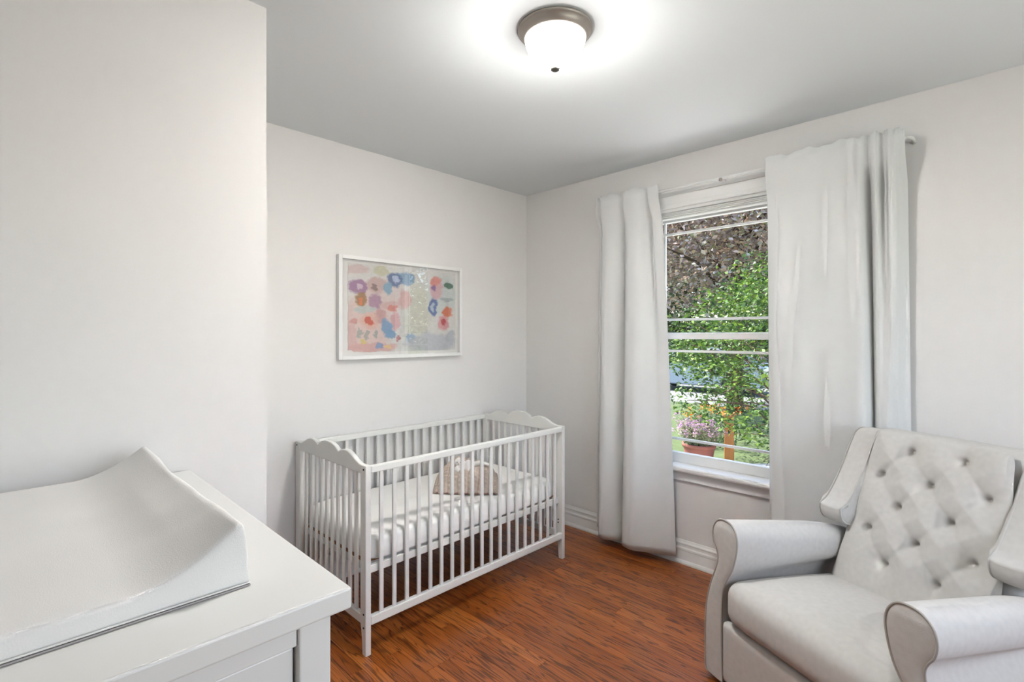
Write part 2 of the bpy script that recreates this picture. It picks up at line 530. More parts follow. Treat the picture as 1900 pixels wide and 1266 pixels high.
# sashes
def sash(z0, z1, d0, d1, rb, rt):
    y0, y1 = WY0 + 0.03, WY1 - 0.03
    wbox('sash_stile', d0, d1, y0, y0 + 0.045, z0, z1)
    wbox('sash_stile', d0, d1, y1 - 0.045, y1, z0, z1)
    wbox('sash_rail', d0, d1, y0 + 0.045, y1 - 0.045, z0, z0 + rb)
    wbox('sash_rail', d0, d1, y0 + 0.045, y1 - 0.045, z1 - rt, z1)
    dm = (d0 + d1) / 2
    pane = wbox('glass_pane', dm - 0.003, dm + 0.003, y0 + 0.045, y1 - 0.045, z0 + rb, z1 - rt, M_glass, 0)
    for zz in (z0 + rb + 0.074, z1 - rt - 0.080):
        wbox('glazing_bar', dm - 0.010, dm + 0.008, y0 + 0.045, y1 - 0.045, zz, zz + 0.014, bevel=0.002)
    for yy in (y0 + 0.045 + 0.06, y1 - 0.045 - 0.06):
        wbox('glazing_bar', dm - 0.009, dm + 0.007, yy - 0.006, yy + 0.006, z0 + rb, z1 - rt, bevel=0.002)
sash(0.585, 1.372, 0.045, 0.082, 0.058, 0.036)
sash(1.340, 2.112, 0.088, 0.125, 0.036, 0.045)

# ------------------------------------------------------------------ curtain rod
rod = empty('curtain_rod', (XW, 1.15, 2.22), 0, 'thin white curtain rod with a small centre bracket above the window', 'curtain rod')
tube('rod', M_rod, rod, [(-0.095, -0.825, 0), (-0.095, 0.80, 0)], 0.0075, 12)
for yy in (-0.825, 0.80):
    tube('rod_return', M_rod, rod, [(-0.095, yy, 0), (-0.09, yy + 0.012 * np.sign(yy), 0), (-0.07, yy + 0.018 * np.sign(yy), 0), (-0.001, yy + 0.018 * np.sign(yy), 0)], 0.0075, 12)
tube('bracket', M_rod, rod, [(-0.002, -0.02, 0.004), (-0.085, -0.02, 0.004)], 0.004, 8)
lathe('bracket_knob', M_nickel, rod, [(0, -0.010), (0.008, -0.008), (0.010, 0), (0.008, 0.008), (0, 0.010)], 16, (-0.1, -0.02, -0.008))

# ------------------------------------------------------------------ curtains
def curtain(name, top, bot, z0, z1, label, nz=60, nu=220):
    """top/bot: lists of (y, distance from the wall) along the cloth"""
    o = empty(name, (XW, sum(p[0] for p in bot)/len(bot), z0), 0, label, 'curtain', 'window curtains')
    yo = o.location.y
    a, b = catmull(top, nu), catmull(bot, nu)
    V = np.zeros((nu, nz, 3))
    hdr = 2.205
    for j in range(nz):
        z = z0 + (z1 - z0) * j / (nz - 1)
        t = min(1.0, max(0.0, (hdr - z) / (hdr - z0)))
        t2 = t ** 0.75
        c = a * (1 - t2) + b * t2
        # gathered header: pinched at the rod, ruffled above it
        pin = math.exp(-((z - 2.222) / 0.016) ** 2)
        k = min(1.0, max(0.0, (z - 2.03) / 0.15)); k = k*k*(3 - 2*k)
        d = c[:, 1]*(1 - k) + (0.104 + 0.4*(c[:, 1] - c[:, 1].min()))*k - 0.004*pin
        wob = np.array([mnoise.noise(Vector((u*0.06, z*1.4, 3.1))) for u in range(nu)]) * 0.007 * math.sin(PI*min(1, t*1.3))
        V[:, j, 0] = -np.maximum(d + wob, 0.012)
        V[:, j, 1] = c[:, 0] - yo
        V[:, j, 2] = z - z0
    # uneven hem and ruffle
    for i in range(nu):
        V[i, -1, 2] += 0.006 * math.sin(i * 0.17) + 0.003*math.sin(i*0.41)
        V[i, 0, 2] += 0.006 * math.sin(i * 0.05 + 1)
    g = grid_obj('panel', M_curtain, o, V)
    s = g.modifiers.new('thick', 'SOLIDIFY'); s.thickness = 0.0022; s.offset = 0
    return o
L_top = [(1.948,.055),(1.935,.062),(1.915,.040),(1.906,.06),(1.897,.10),(1.86,.108),(1.81,.098),(1.77,.070),(1.745,.045),(1.736,.075),(1.722,.108),(1.68,.112),(1.62,.098),(1.588,.065),(1.568,.040),(1.556,.10),(1.49,.10)]
L_bot = [(2.00,.025),(1.96,.022),(1.925,.022),(1.916,.06),(1.915,.125),(1.88,.15),(1.83,.138),(1.785,.108),(1.755,.055),(1.748,.035),(1.737,.10),(1.715,.16),(1.64,.18),(1.57,.14),(1.50,.10),(1.44,.07),(1.415,.05)]
curtain('window_curtain', L_top, L_bot, 0.055, 2.258, 'narrow white curtain gathered at the crib side of the window')
R_top = [(.892,.10),(.835,.106),(.78,.102),(.72,.108),(.66,.105),(.60,.112),(.545,.110),(.50,.12),(.475,.075),(.46,.06),(.447,.10),(.428,.125),(.412,.075),(.398,.08),(.382,.135),(.362,.128),(.352,.085),(.338,.06),(.33,.045)]
R_bot = [(.885,.07),(.862,.105),(.80,.122),(.73,.122),(.66,.125),(.59,.128),(.52,.13),(.47,.128),(.445,.10),(.437,.05),(.442,.04),(.425,.08),(.402,.115),(.385,.11),(.372,.06),(.355,.035),(.34,.03),(.325,.028),(.31,.018)]
curtain('window_curtain', R_top, R_bot, 0.055, 2.262, 'wide white curtain hanging behind the armchair', nu=260)

# ------------------------------------------------------------------ ceiling lamp
lamp = empty('ceiling_lamp', (1.368, 1.142, H), 0, 'round flush ceiling lamp with brushed metal rim and lit frosted dome', 'ceiling lamp')
lathe('pan', M_nickel, lamp, [(0.0, -0.001), (0.127, -0.001), (0.131, -0.005), (0.131, -0.010), (0.127, -0.013), (0.125, -0.014), (0.120, -0.024), (0.112, -0.034), (0.109, -0.036), (0.105, -0.036), (0.105, -0.028), (0.0, -0.02)], 64)
dome = [(0.1065, -0.034)]
for k in range(1, 13):
    a = k / 12 * PI / 2
    dome.append((0.1065 * math.cos(a) if k < 12 else 0.0, -0.034 - 0.098 * math.sin(a) ** 1.1))
lathe('glass_dome', M_dome, lamp, dome, 40)
lathe('finial', pmat('finial_metal', (104, 104, 97), 0.5, metal=0.2), lamp, [(0, -0.129), (0.0165, -0.129), (0.0185, -0.135), (0.0165, -0.142), (0.009, -0.147), (0, -0.148)], 24)

# ------------------------------------------------------------------ crib
CX, CY, CL, CW = 1.075, 1.935, 1.335, 0.722
crib = empty('baby_crib', (CX, CY, 0), 0, 'white slatted baby crib with scalloped end boards against the picture wall', 'crib')
PT, PY = 0.026, 0.046        # post thickness along x, width along y
def leg(xa, front):
    # foot tapers and curves inward below the bottom rail
    y0 = 0.0
    pts = [(0, 0.807), (0, 0.0), (0.028, 0.0), (0.031, 0.03), (0.034, 0.07), (0.040, 0.105), (PY, 0.125), (PY, 0.775), (0.036, 0.807)]
    pts = [(p if front else CW - p, z) for p, z in pts]
    return prism('leg', M_crib, crib, pts, 'x', xa, xa + PT, bevel=0.003)
for xa in (0, CL - PT):
    for fr in (True, False):
        leg(xa, fr)
# scalloped boards
half = [(.03,.806),(.06,.808),(.09,.818),(.12,.832),(.145,.842),(.175,.848),(.21,.846),(.238,.838),(.254,.829),(.268,.838),(.290,.850),(.325,.859),(.361,.861)]
outl = half + [(CW - p, z) for p, z in half[-2::-1]]
lowr = [(CW - PY, 0.768), (PY, 0.768)]
for nm, xa in (('headboard', 0.002), ('footboard', CL - PT + 0.002)):
    prism(nm, M_crib, crib, outl + [(CW - 0.030, 0.775)] + lowr + [(0.030, 0.775)], 'x', xa, xa + PT - 0.004, bevel=0.004)
    box('end_rail', M_crib, crib, xa, xa + PT - 0.004, PY, CW - PY, 0.125, 0.165, 0.003)
# slats (one mesh per direction, shared)
sl = None
n_end = 10
for xa in (PT/2, CL - PT/2):
    for k in range(n_end):
        yy = PY + (CW - 2*PY) * (k + 1) / (n_end + 1)
        if sl is None:
            bm = bmesh.new(); bbox(bm, -0.006, 0.006, -0.0105, 0.0105, 0.163, 0.770)
            sl = finish(bm, 'slat', M_crib, crib, bevel=0.003, seg=2); sl.location = (xa, yy, 0)
        else:
            copyobj(sl, crib, (xa, yy, 0))
sf = None
for y0 in (0.013, CW - 0.013):
    for k in range(19):
        xx = 0.0815 + 0.0652 * k
        if sf is None:
            bm = bmesh.new(); bbox(bm, -0.0095, 0.0095, -0.006, 0.006, 0.158, 0.775)
            sf = finish(bm, 'slat', M_crib, crib, bevel=0.003, seg=2); sf.location = (xx, y0, 0)
        else:
            copyobj(sf, crib, (xx, y0, 0))
    box('top_rail', M_crib, crib, PT, CL - PT, y0 - 0.0125, y0 + 0.0125, 0.772, 0.803, 0.005)
    box('side_rail', M_crib, crib, PT, CL - PT, y0 - 0.0125, y0 + 0.0125, 0.124, 0.162, 0.004)
# mattress support frame
for y0 in (0.026, CW - 0.046):
    box('support_rail', M_crib, crib, PT + 0.004, CL - PT - 0.004, y0, y0 + 0.020, 0.335, 0.368, 0.002)
for x0 in (PT + 0.004, CL - PT - 0.024):
    box('support_rail', M_crib, crib, x0, x0 + 0.020, 0.047, CW - 0.047, 0.335, 0.368, 0.002)
box('support_board', M_ply, crib, PT + 0.006, CL - PT - 0.006, 0.060, CW - 0.060, 0.3685, 0.3745, 0.001)
# screws
def screw(x, y, z, d):
    bm = bmesh.new()
    mtx = Matrix.Rotation(PI/2, 4, 'Y' if d == 'x' else 'X')
    bmesh.ops.create_cone(bm, cap_ends=True, segments=10, radius1=0.0042, radius2=0.0042, depth=0.004, matrix=mtx)
    finish(bm, 'screw', M_screw, crib, loc=(x, y, z))
for yy in (0.016, CW - 0.016):
    for zz in (0.790, 0.175, 0.118):
        screw(-0.0005, yy, zz, 'x')
        screw(CL + 0.0005, yy, zz, 'x')
for zz in (0.218, 0.236):
    screw(CL - PT - 0.0005, 0.03, zz, 'x')

# mattress with fitted sheet
mx0, mx1, my0, my1, mz0, mz1 = CX + 0.034, CX + CL - 0.034, CY + 0.030, CY + CW - 0.030, 0.3755, 0.483
def mattress():
    o = empty('crib_mattress', ((mx0+mx1)/2, (my0+my1)/2, mz0), 0, 'white sheeted crib mattress lying inside the crib', 'mattress')
    hx, hy, hz = (mx1-mx0)/2, (my1-my0)/2, mz1 - mz0
    nu, prof = 260, []
    # vertical profile: (inset, z)
    r = 0.035
    for k in range(6): prof.append((0.012*(1-k/5)**2, 0.012*k/5))
    for k in range(5): prof.append((0.0 - 0.003*math.sin(PI*k/4), 0.02 + (hz-r-0.02)*k/4))
    for k in range(1, 9):
        a = k/8*PI/2
        prof.append((r*(1-math.cos(a)), hz - r + r*math.sin(a)))
    for k in range(1, 12):
        prof.append((r + (hy - r)*k/11*0.999, hz + 0.004*math.sin(PI/2*k/11)))
    V = np.zeros((nu, len(prof), 3))
    for i in range(nu):
        a = 2*PI*i/nu
        c, s = math.cos(a), math.sin(a)
        for j, (ins, z) in enumerate(prof):
            ax, ay = hx - ins, max(hy - ins, 0.0003)
            rc = max(min(0.05, ay), 0.0002)
            # superellipse-like rounded rectangle
            n = 2 / max(0.12, 0.16)
            q = (abs(c)**n + abs(s)**n) ** (-1/n)
            x, y = c*q*ax, s*q*ay
            side = max(0, 1 - abs(j - 9)/9)
            nz_ = mnoise.noise(Vector((x*22, y*22, z*6)))*0.0022 + mnoise.noise(Vector((x*60+z*40, y*60, z*15)))*0.0008
            x += nz_*side*c; y += nz_*side*s
            zz = z + (mnoise.noise(Vector((x*9, y*9, 5)))*0.003 + mnoise.noise(Vector((x*26, y*26, 8)))*0.0012 if j > 12 else 0)
            V[i, j] = (x, y, zz)
    grid_obj('fitted_sheet', M_sheet, o, V, closed_u=True)
    return o
mattress()

# knitted cushion
def knit_cushion():
    p0, p1 = Vector((1.664, 2.264)), Vector((1.905, 1.995))
    d = (p1 - p0); Lw = d.length
    ang = math.atan2(d.y, d.x)
    o = empty('knit_cushion', (p0.x, p0.y, mz1 + 0.007), ang, 'beige chunky knit cushion slumped on the crib mattress', 'cushion')
    nu, nv = 220, 110
    D = 0.26
    V = np.zeros((nu, nv, 3)); 
    for i in range(nu):
        u = i/(nu-1)
        # ridge height along the width: left shoulder up, long droop to the right
        for j in range(nv):
            v = j/(nv-1)          # 0 front bottom .. 1 back bottom (over the top)
            a = v*PI
            hh = np.interp(u, [0, 0.04, 0.15, 0.32, 0.55, 0.8, 0.96, 1.0], [0.02, 0.075, 0.125, 0.162, 0.150, 0.125, 0.08, 0.02])
            dp = np.interp(u, [0, 0.05, 0.3, 0.8, 1.0], [0.09, 0.15, D, D, 0.12])
            z = hh * math.sin(a) ** 0.75
            y = (0.5 - 0.5*math.cos(a)**1 ) * dp if True else 0
            # chunky rib columns and stitch rows
            rib = abs(math.sin(u*PI*13)) ** 0.6
            st = abs(math.sin(v*PI*18 + (0.5*PI if int(u*13) % 2 else 0)))
            k = 0.010*rib*(0.45 + 0.55*st)
            y2, z2 = y + k*(-math.cos(a)), z + k*math.sin(a)
            bulge = 0.010*math.sin(PI*u)
            V[i, j] = (u*Lw + 0.004*mnoise.noise(Vector((u*4, v*4, 1))), y2 - bulge*(1 - v), max(z2, 0.0))
    g = grid_obj('knit_cover', M_knit, o, V)
    s = g.modifiers.new('thick', 'SOLIDIFY'); s.thickness = 0.003; s.offset = -1
    tube('hem', M_knitedge, o, [(u*Lw, -0.012*math.sin(PI*u) - 0.002, 0.0045) for u in np.linspace(0.01, 0.99, 30)], 0.0045, 8)
    # closing underside
    bm = bmesh.new()
    fr = [bm.verts.new((V[i, 0, 0], V[i, 0, 1], 0.0008)) for i in range(0, nu, 6)]
    bk = [bm.verts.new((V[i, -1, 0], V[i, -1, 1], 0.0008)) for i in range(0, nu, 6)]
    for i in range(len(fr)-1): bm.faces.new((fr[i], fr[i+1], bk[i+1], bk[i]))
    finish(bm, 'underside', M_knit, o)
    return o, p0, ang, Lw
kc, kp, kang, kL = knit_cushion()

# plush toy lying on the cushion
def plush():
    c, s = math.cos(kang), math.sin(kang)
    def W(lx, ly): return (kp.x + c*lx - s*ly, kp.y + s*lx + c*ly)
    base = W(0.14, 0.07)
    o = empty('plush_toy', (base[0], base[1], mz1 + 0.125), kang, 'small white plush toy with floppy ears lying on the knit cushion', 'toy')
    bm = bmesh.new()
    def ell(cx, cy, cz, rx, ry, rz, rot=0):
        m = Matrix.Translation((cx, cy, cz)) @ Matrix.Rotation(rot, 4, 'Y') @ Matrix.Diagonal((rx, ry, rz, 1))
        bmesh.ops.create_icosphere(bm, subdivisions=3, radius=1, matrix=m)
    ell(0.00, -0.015, 0.040, 0.030, 0.026, 0.026)          # head
    ell(0.045, -0.02, 0.012, 0.024, 0.026, 0.045, 0.1)     # body
    ell(-0.008, -0.040, 0.006, 0.018, 0.016, 0.020, 0.5)   # paw
    ell(0.095, 0.0, 0.030, 0.040, 0.018, 0.014, -0.3)      # ear
    ell(0.065, -0.01, 0.035, 0.022, 0.018, 0.018)
    ell(0.140, 0.012, 0.028, 0.034, 0.015, 0.010, 0.35)
    ell(0.015, -0.025, -0.018, 0.018, 0.018, 0.022)        # paw
    ell(0.062, -0.040, -0.022, 0.016, 0.016, 0.020)        # foot
    b = finish(bm, 'body', M_plush, o, smooth=True)
    r = b.modifiers.new('merge', 'REMESH'); r.mode = 'VOXEL'; r.voxel_size = 0.004; r.use_smooth_shade = True
    sm = b.modifiers.new('soft', 'SMOOTH'); sm.iterations = 4
    for dx in (-0.010, 0.008):
        lathe('eye', M_dark, o, [(0, -0.003), (0.003, 0), (0, 0.003)], 10, (dx, -0.040, 0.046))
    lathe('nose', M_knitedge, o, [(0, -0.003), (0.004, 0), (0, 0.003)], 10, (-0.002, -0.0415, 0.037))
plush()

# ------------------------------------------------------------------ picture on the back wall
PXa, PXb, PZa, PZb = 1.308, 2.190, 1.222, 1.812
pic = empty('framed_picture', (PXa, YA, PZa), 0, 'white framed abstract watercolour in pastel colours on the wall above the crib', 'picture')
pw, ph = PXb - PXa, PZb - PZa
fw, fd = 0.021, 0.034
box('frame_rail', M_frame, pic, 0, fw, -fd, -0.001, 0, ph, 0.0015)
box('frame_rail', M_frame, pic, pw - fw, pw, -fd, -0.001, 0, ph, 0.0015)
box('frame_rail', M_frame, pic, fw, pw - fw, -fd, -0.001, 0, fw, 0.0015)
box('frame_rail', M_frame, pic, fw, pw - fw, -fd, -0.001, ph - fw, ph, 0.0015)
box('mat_board', M_mat, pic, fw, pw - fw, -0.010, -0.002, fw, ph - fw)

BLOBS = [  # nx, nz, rx, rz, colour
 (.14,.30,.24,.34,(236,208,200)),(.30,.66,.20,.20,(232,214,208)),(.86,.70,.16,.26,(220,226,222)),(.60,.45,.14,.36,(226,224,210)),(.48,.62,.06,.12,(232,190,184)),
 (.06,.93,.11,.055,(228,204,200)),(.08,.74,.085,.085,(166,120,160)),(.09,.735,.03,.03,(222,200,212)),(.24,.77,.085,.10,(214,184,178)),(.22,.74,.02,.04,(150,120,110)),
 (.28,.94,.075,.055,(216,212,182)),(.50,.88,.085,.075,(146,178,206)),(.39,.85,.065,.09,(86,112,162)),(.40,.85,.032,.045,(198,206,226)),(.335,.74,.042,.08,(136,178,202)),
 (.10,.60,.048,.08,(168,122,66)),(.095,.575,.022,.035,(234,134,76)),(.22,.57,.055,.10,(184,142,168)),(.35,.55,.10,.05,(224,190,184)),(.37,.51,.042,.04,(224,140,124)),
 (.14,.48,.09,.05,(206,212,206)),(.27,.41,.055,.085,(214,164,160)),(.175,.35,.075,.085,(238,196,180)),(.175,.355,.035,.048,(216,86,54)),(.05,.35,.036,.04,(226,158,150)),
 (.40,.36,.042,.12,(226,174,176)),(.32,.27,.05,.11,(118,160,198)),(.35,.20,.05,.06,(122,164,200)),(.09,.21,.02,.055,(176,178,168)),(.145,.20,.02,.055,(180,176,166)),(.215,.20,.02,.055,(170,176,170)),
 (.02,.16,.05,.17,(228,192,186)),(.20,.055,.22,.06,(228,180,174)),(.12,.12,.022,.03,(226,206,118)),(.27,.07,.036,.036,(138,164,204)),(.335,.06,.03,.03,(238,206,138)),
 (.42,.15,.02,.04,(198,130,134)),(.55,.16,.048,.06,(148,180,208)),(.80,.78,.065,.14,(226,182,188)),(.79,.87,.052,.07,(234,150,136)),(.785,.785,.028,.04,(148,108,164)),
 (.92,.83,.052,.04,(54,108,82)),(.90,.65,.07,.03,(176,188,188)),(.765,.55,.046,.115,(86,112,178)),(.76,.555,.022,.055,(196,210,220)),(.92,.49,.056,.072,(228,118,72)),
 (.865,.35,.058,.10,(232,164,168)),(.865,.36,.028,.05,(200,62,62)),(.75,.10,.26,.12,(204,206,212)),(.95,.17,.05,.10,(196,200,206)),
]
def artmat(W_, H_):
    m, nt, out = newmat('watercolour_print')
    L = nt.links.new
    tc = N(nt, 'ShaderNodeTexCoord')
    sep = N(nt, 'ShaderNodeVectorMath', props={'operation': 'MULTIPLY'}); sep.inputs[1].default_value = (1/W_, 0, 1/H_)
    L(tc.outputs['Object'], sep.inputs[0])
    nz = N(nt, 'ShaderNodeTexNoise', Scale=7.0, Detail=4.0, Roughness=0.6)
    L(sep.outputs[0], nz.inputs['Vector'])
    d0 = N(nt, 'ShaderNodeVectorMath', props={'operation': 'MULTIPLY_ADD'})
    d0.inputs[1].default_value = (0.11, 0, 0.11); d0.inputs[2].default_value = (-0.055, 0, -0.055)
    L(nz.outputs['Color'], d0.inputs[0])
    P0 = N(nt, 'ShaderNodeVectorMath', props={'operation': 'ADD'})
    L(sep.outputs[0], P0.inputs[0]); L(d0.outputs[0], P0.inputs[1])
    nz2 = N(nt, 'ShaderNodeTexNoise', Scale=30.0, Detail=4.0, Roughness=0.7)
    L(sep.outputs[0], nz2.inputs['Vector'])
    d2 = N(nt, 'ShaderNodeVectorMath', props={'operation': 'MULTIPLY_ADD'})
    d2.inputs[1].default_value = (0.06, 0, 0.06); d2.inputs[2].default_value = (-0.03, 0, -0.03)
    L(nz2.outputs['Color'], d2.inputs[0])
    P = N(nt, 'ShaderNodeVectorMath', props={'operation': 'ADD'})
    L(P0.outputs[0], P.inputs[0]); L(d2.outputs[0], P.inputs[1])
    nb = N(nt, 'ShaderNodeTexNoise', Scale=3.0, Detail=3.0); L(sep.outputs[0], nb.inputs['Vector'])
    base = N(nt, 'ShaderNodeMix', props={'data_type': 'RGBA'})
    base.inputs['A'].default_value = s2l((240, 232, 224)) + (1,); base.inputs['B'].default_value = s2l((230, 232, 228)) + (1,)
    L(nb.outputs['Fac'], base.inputs['Factor'])
    cur = base.outputs['Result']
    gr = N(nt, 'ShaderNodeTexNoise', Scale=28.0, Detail=4.0); L(sep.outputs[0], gr.inputs['Vector'])
    for (cx, cz, rx, rz, c) in BLOBS:
        q = N(nt, 'ShaderNodeMapping', props={'vector_type': 'TEXTURE'})
        q.inputs['Location'].default_value = (cx, 0, cz); q.inputs['Scale'].default_value = (rx, 1, rz)
        L(P.outputs[0], q.inputs[0])
        ln = N(nt, 'ShaderNodeVectorMath', props={'operation': 'LENGTH'}); L(q.outputs[0], ln.inputs[0])
        mr = N(nt, 'ShaderNodeMapRange'); mr.inputs['From Min'].default_value = 1.12; mr.inputs['From Max'].default_value = 0.82
        mr.inputs['To Max'].default_value = 0.92
        L(ln.outputs['Value'], mr.inputs['Value'])
        mx = N(nt, 'ShaderNodeMix', props={'data_type': 'RGBA'})
        mx.inputs['B'].default_value = s2l(c) + (1,)
        L(mr.outputs[0], mx.inputs['Factor']); L(cur, mx.inputs['A'])
        cur = mx.outputs['Result']
    hs = N(nt, 'ShaderNodeMix', props={'data_type': 'RGBA', 'blend_type': 'MULTIPLY'}); hs.inputs['Factor'].default_value = 0.28
    cr = N(nt, 'ShaderNodeMapRange'); cr.inputs['From Min'].default_value = 0.3; cr.inputs['From Max'].default_value = 0.65; cr.inputs['To Min'].default_value = 0.65
    L(gr.outputs['Fac'], cr.inputs['Value'])
    L(cur, hs.inputs['A']); L(cr.outputs[0], hs.inputs['B'])
    p = N(nt, 'ShaderNodeBsdfPrincipled', Roughness=0.9)
    L(hs.outputs['Result'], p.inputs['Base Color'])
    L(p.outputs[0], out.inputs[0])
    return m
AW, AH = 0.775, 0.512
ax0, az0 = 0.064, 0.040
bm = bmesh.new()
ol = []
nE = 40
def wv(t, s): return 0.004*mnoise.noise(Vector((t*9, s, 0))) + 0.003*mnoise.noise(Vector((t*30, s, 4)))
for k in range(nE): ol.append((AW*k/nE, wv(k/nE, 1) + (0.012 if k < 2 else 0)))
for k in range(nE): ol.append((AW + wv(k/nE, 2), AH*k/nE))
for k in range(nE): ol.append((AW*(1-k/nE), AH + wv(k/nE, 3)))
for k in range(nE): ol.append((wv(k/nE, 5), AH*(1-k/nE)))
r0 = [bm.verts.new((x_, 0, z_)) for x_, z_ in ol]; r1 = [bm.verts.new((x_, 0.002, z_)) for x_, z_ in ol]
bm.faces.new(r0); bm.faces.new(r1[::-1])
for i in range(len(ol)): bm.faces.new((r0[i], r0[(i+1) % len(ol)], r1[(i+1) % len(ol)], r1[i]))
finish(bm, 'art_print', artmat(AW, AH), pic, loc=(ax0, -0.0135, az0))
box('glazing', M_glaze, pic, fw, pw - fw, -0.0215, -0.0200, fw, ph - fw)

# ------------------------------------------------------------------ dresser with fold-out changing top
DX1, DY0, DY1, DZ = 0.388, 0.741, 1.722, 0.965
DX0 = DX1 - 0.92
dr = empty('changing_dresser', (DX1, DY0, 0), 0, 'white painted dresser with a deep changing top beside the camera', 'dresser')
dl, dd = DX1 - DX0, DY1 - DY0
box('top', M_dress, dr, -dl, 0, 0, dd, DZ - 0.034, DZ, 0.004, 3)
zt = DZ - 0.034
box('front_post', M_dress, dr, -0.024 - 0.050, -0.024, 0.022, 0.072, 0, zt, 0.003)
box('front_post', M_dress, dr, -dl + 0.024, -dl + 0.074, 0.022, 0.072, 0, zt, 0.003)
box('back_post', M_dress, dr, -0.074, -0.024, dd - 0.06, dd - 0.01, 0, zt, 0.003)
box('back_post', M_dress, dr, -dl + 0.024, -dl + 0.074, dd - 0.06, dd - 0.01, 0, zt, 0.003)
box('side_panel', M_dress, dr, -0.046, -0.030, 0.072, dd - 0.06, 0.12, zt, 0.002)
box('side_panel', M_dress, dr, -dl + 0.030, -dl + 0.046, 0.072, dd - 0.06, 0.12, zt, 0.002)
box('back_panel', M_dress, dr, -dl + 0.074, -0.074, dd - 0.03, dd - 0.02, 0.10, zt, 0.001)
box('apron', M_dress, dr, -dl + 0.0745, -0.0748, 0.028, 0.060, zt - 0.040, zt, 0.002)
for k in range(4):
    z1 = zt - 0.043 - k * 0.195
    d_ = box('drawer', M_dress, dr, -dl + 0.077, -0.077, 0.036, 0.06, z1 - 0.190, z1, 0.003)
    for kx in (-0.25, -0.67):
        kn = lathe('knob', M_dress, d_, [(0, -0.024), (0.014, -0.022), (0.016, -0.016), (0.010, -0.008), (0.008, 0.001), (0, 0.001)], 20, (kx, 0.036, z1 - 0.095))
        kn.rotation_euler = (-PI/2, 0, 0)
box('bottom_rail', M_dress, dr, -dl + 0.0745, -0.0745, 0.030, 0.060, 0.06, 0.100, 0.002)

# contoured changing pad
def chg_pad():
    PX1, PY0, PLn, PWd = 0.272, 0.862, 0.80, 0.43
    o = empty('changing_pad', (PX1 - PWd/2, PY0 + PLn/2, DZ), 0, 'white contoured changing pad with raised sides on the dresser', 'changing pad')
    nu, nv = 120, 110
    hw, hl = PWd/2, PLn/2
    def top(u):     # u in -1..1
        e = abs(u)
        return 0.034 + 0.068 * (max(0, (e - 0.28) / 0.68) ** 1.8 if e > 0.28 else 0)
    prof = []       # closed loop across the width, bottom excluded
    for z in np.linspace(0.0015, 0.096, 14): prof.append((-1 + 0.010*math.sin(PI*z/0.1)*-1, z))
    us = np.linspace(-0.985, 0.985, 74)
    for u in us: prof.append((u, min(top(u), 0.102 - 0.10*max(0, abs(u)-0.955))))
    for z in np.linspace(0.096, 0.0015, 14): prof.append((1 + 0.010*math.sin(PI*z/0.1), z))
    P = np.array(prof)
    ys = np.linspace(-hl, hl, nv)
    V = np.zeros((len(P), nv + 12, 3))
    cols = []
    # end caps: columns that fold from the bottom edge up to the rim
    for t in (0.0, 0.2, 0.4, 0.6, 0.8, 0.94): cols.append((-hl + 0.004*t*t, t))
    for y in ys[0:1]: pass
    for y in np.linspace(-hl + 0.009, hl - 0.009, nv): cols.append((y, 1.0))
    for t in (0.94, 0.8, 0.6, 0.4, 0.2, 0.0): cols.append((hl - 0.004*t*t, t))
    for j, (y, t) in enumerate(cols):
        for i, (u, z) in enumerate(P):
            zz = 0.0015 + (z - 0.0015)*t
            x = u*hw
            yy = y
            soft = 0.0
            if t == 1.0:
                w_ = 1 - abs(y)/hl
                # gathered creases running in from the near right corner
                cr = 0.0035*math.sin((y + hl)*46 + x*16 + 1.5*mnoise.noise(Vector((x*6, y*6, 2)))) * math.exp(-((y + hl - 0.22)/0.16)**2) * max(0, u)
                soft = (mnoise.noise(Vector((x*7, y*5, 1)))*0.006 + cr) * min(1, 8*w_) * (1 if abs(u) < 0.98 else 0)
            # the sides sag a little between the corners
            sag = 0.012 * math.sin(PI*(y + hl)/PLn) * max(0, (z - 0.06)/0.04) if t == 1.0 else 0
            bow = 0.006*mnoise.noise(Vector((y*6, z*10, 7)))
            V[i, j] = (x + bow*(abs(u) > 0.95), yy, max(0.0012, zz + soft - max(0, sag)))
    g = grid_obj('cover', M_pad, o, V)
    sm = g.modifiers.new('soft', 'SMOOTH'); sm.iterations = 3; sm.factor = 0.5
    rr = 0.003
    loop = [(-hw-0.003, -hl-0.003, rr), (hw+0.003, -hl-0.003, rr), (hw+0.003, hl+0.003, rr), (-hw-0.003, hl+0.003, rr)]
    bm = bmesh.new()
    bbox(bm, -hw + 0.012, hw - 0.012, -hl + 0.012, hl - 0.012, 0.0003, 0.004)
    finish(bm, 'base', M_padseam, o)
    for z_, nm, mt in ((0.0020, 'seam', M_padseam), (0.0058, 'seam_piping', M_pad)):
        pts = []
        for a_, b_ in zip(loop, loop[1:] + loop[:1]):
            for t in np.linspace(0, 1, 24, endpoint=False):
                pts.append((a_[0] + (b_[0]-a_[0])*t, a_[1] + (b_[1]-a_[1])*t, z_))
        tube(nm, mt, o, pts, 0.0015, 6, closed=True)
chg_pad()

# ------------------------------------------------------------------ tufted wing armchair (front is +y in its own frame)
ch = empty('tufted_armchair', (1.815, 0.485, 0), math.radians(65.2), 'light grey linen wingback recliner with button tufted back by the window', 'armchair')

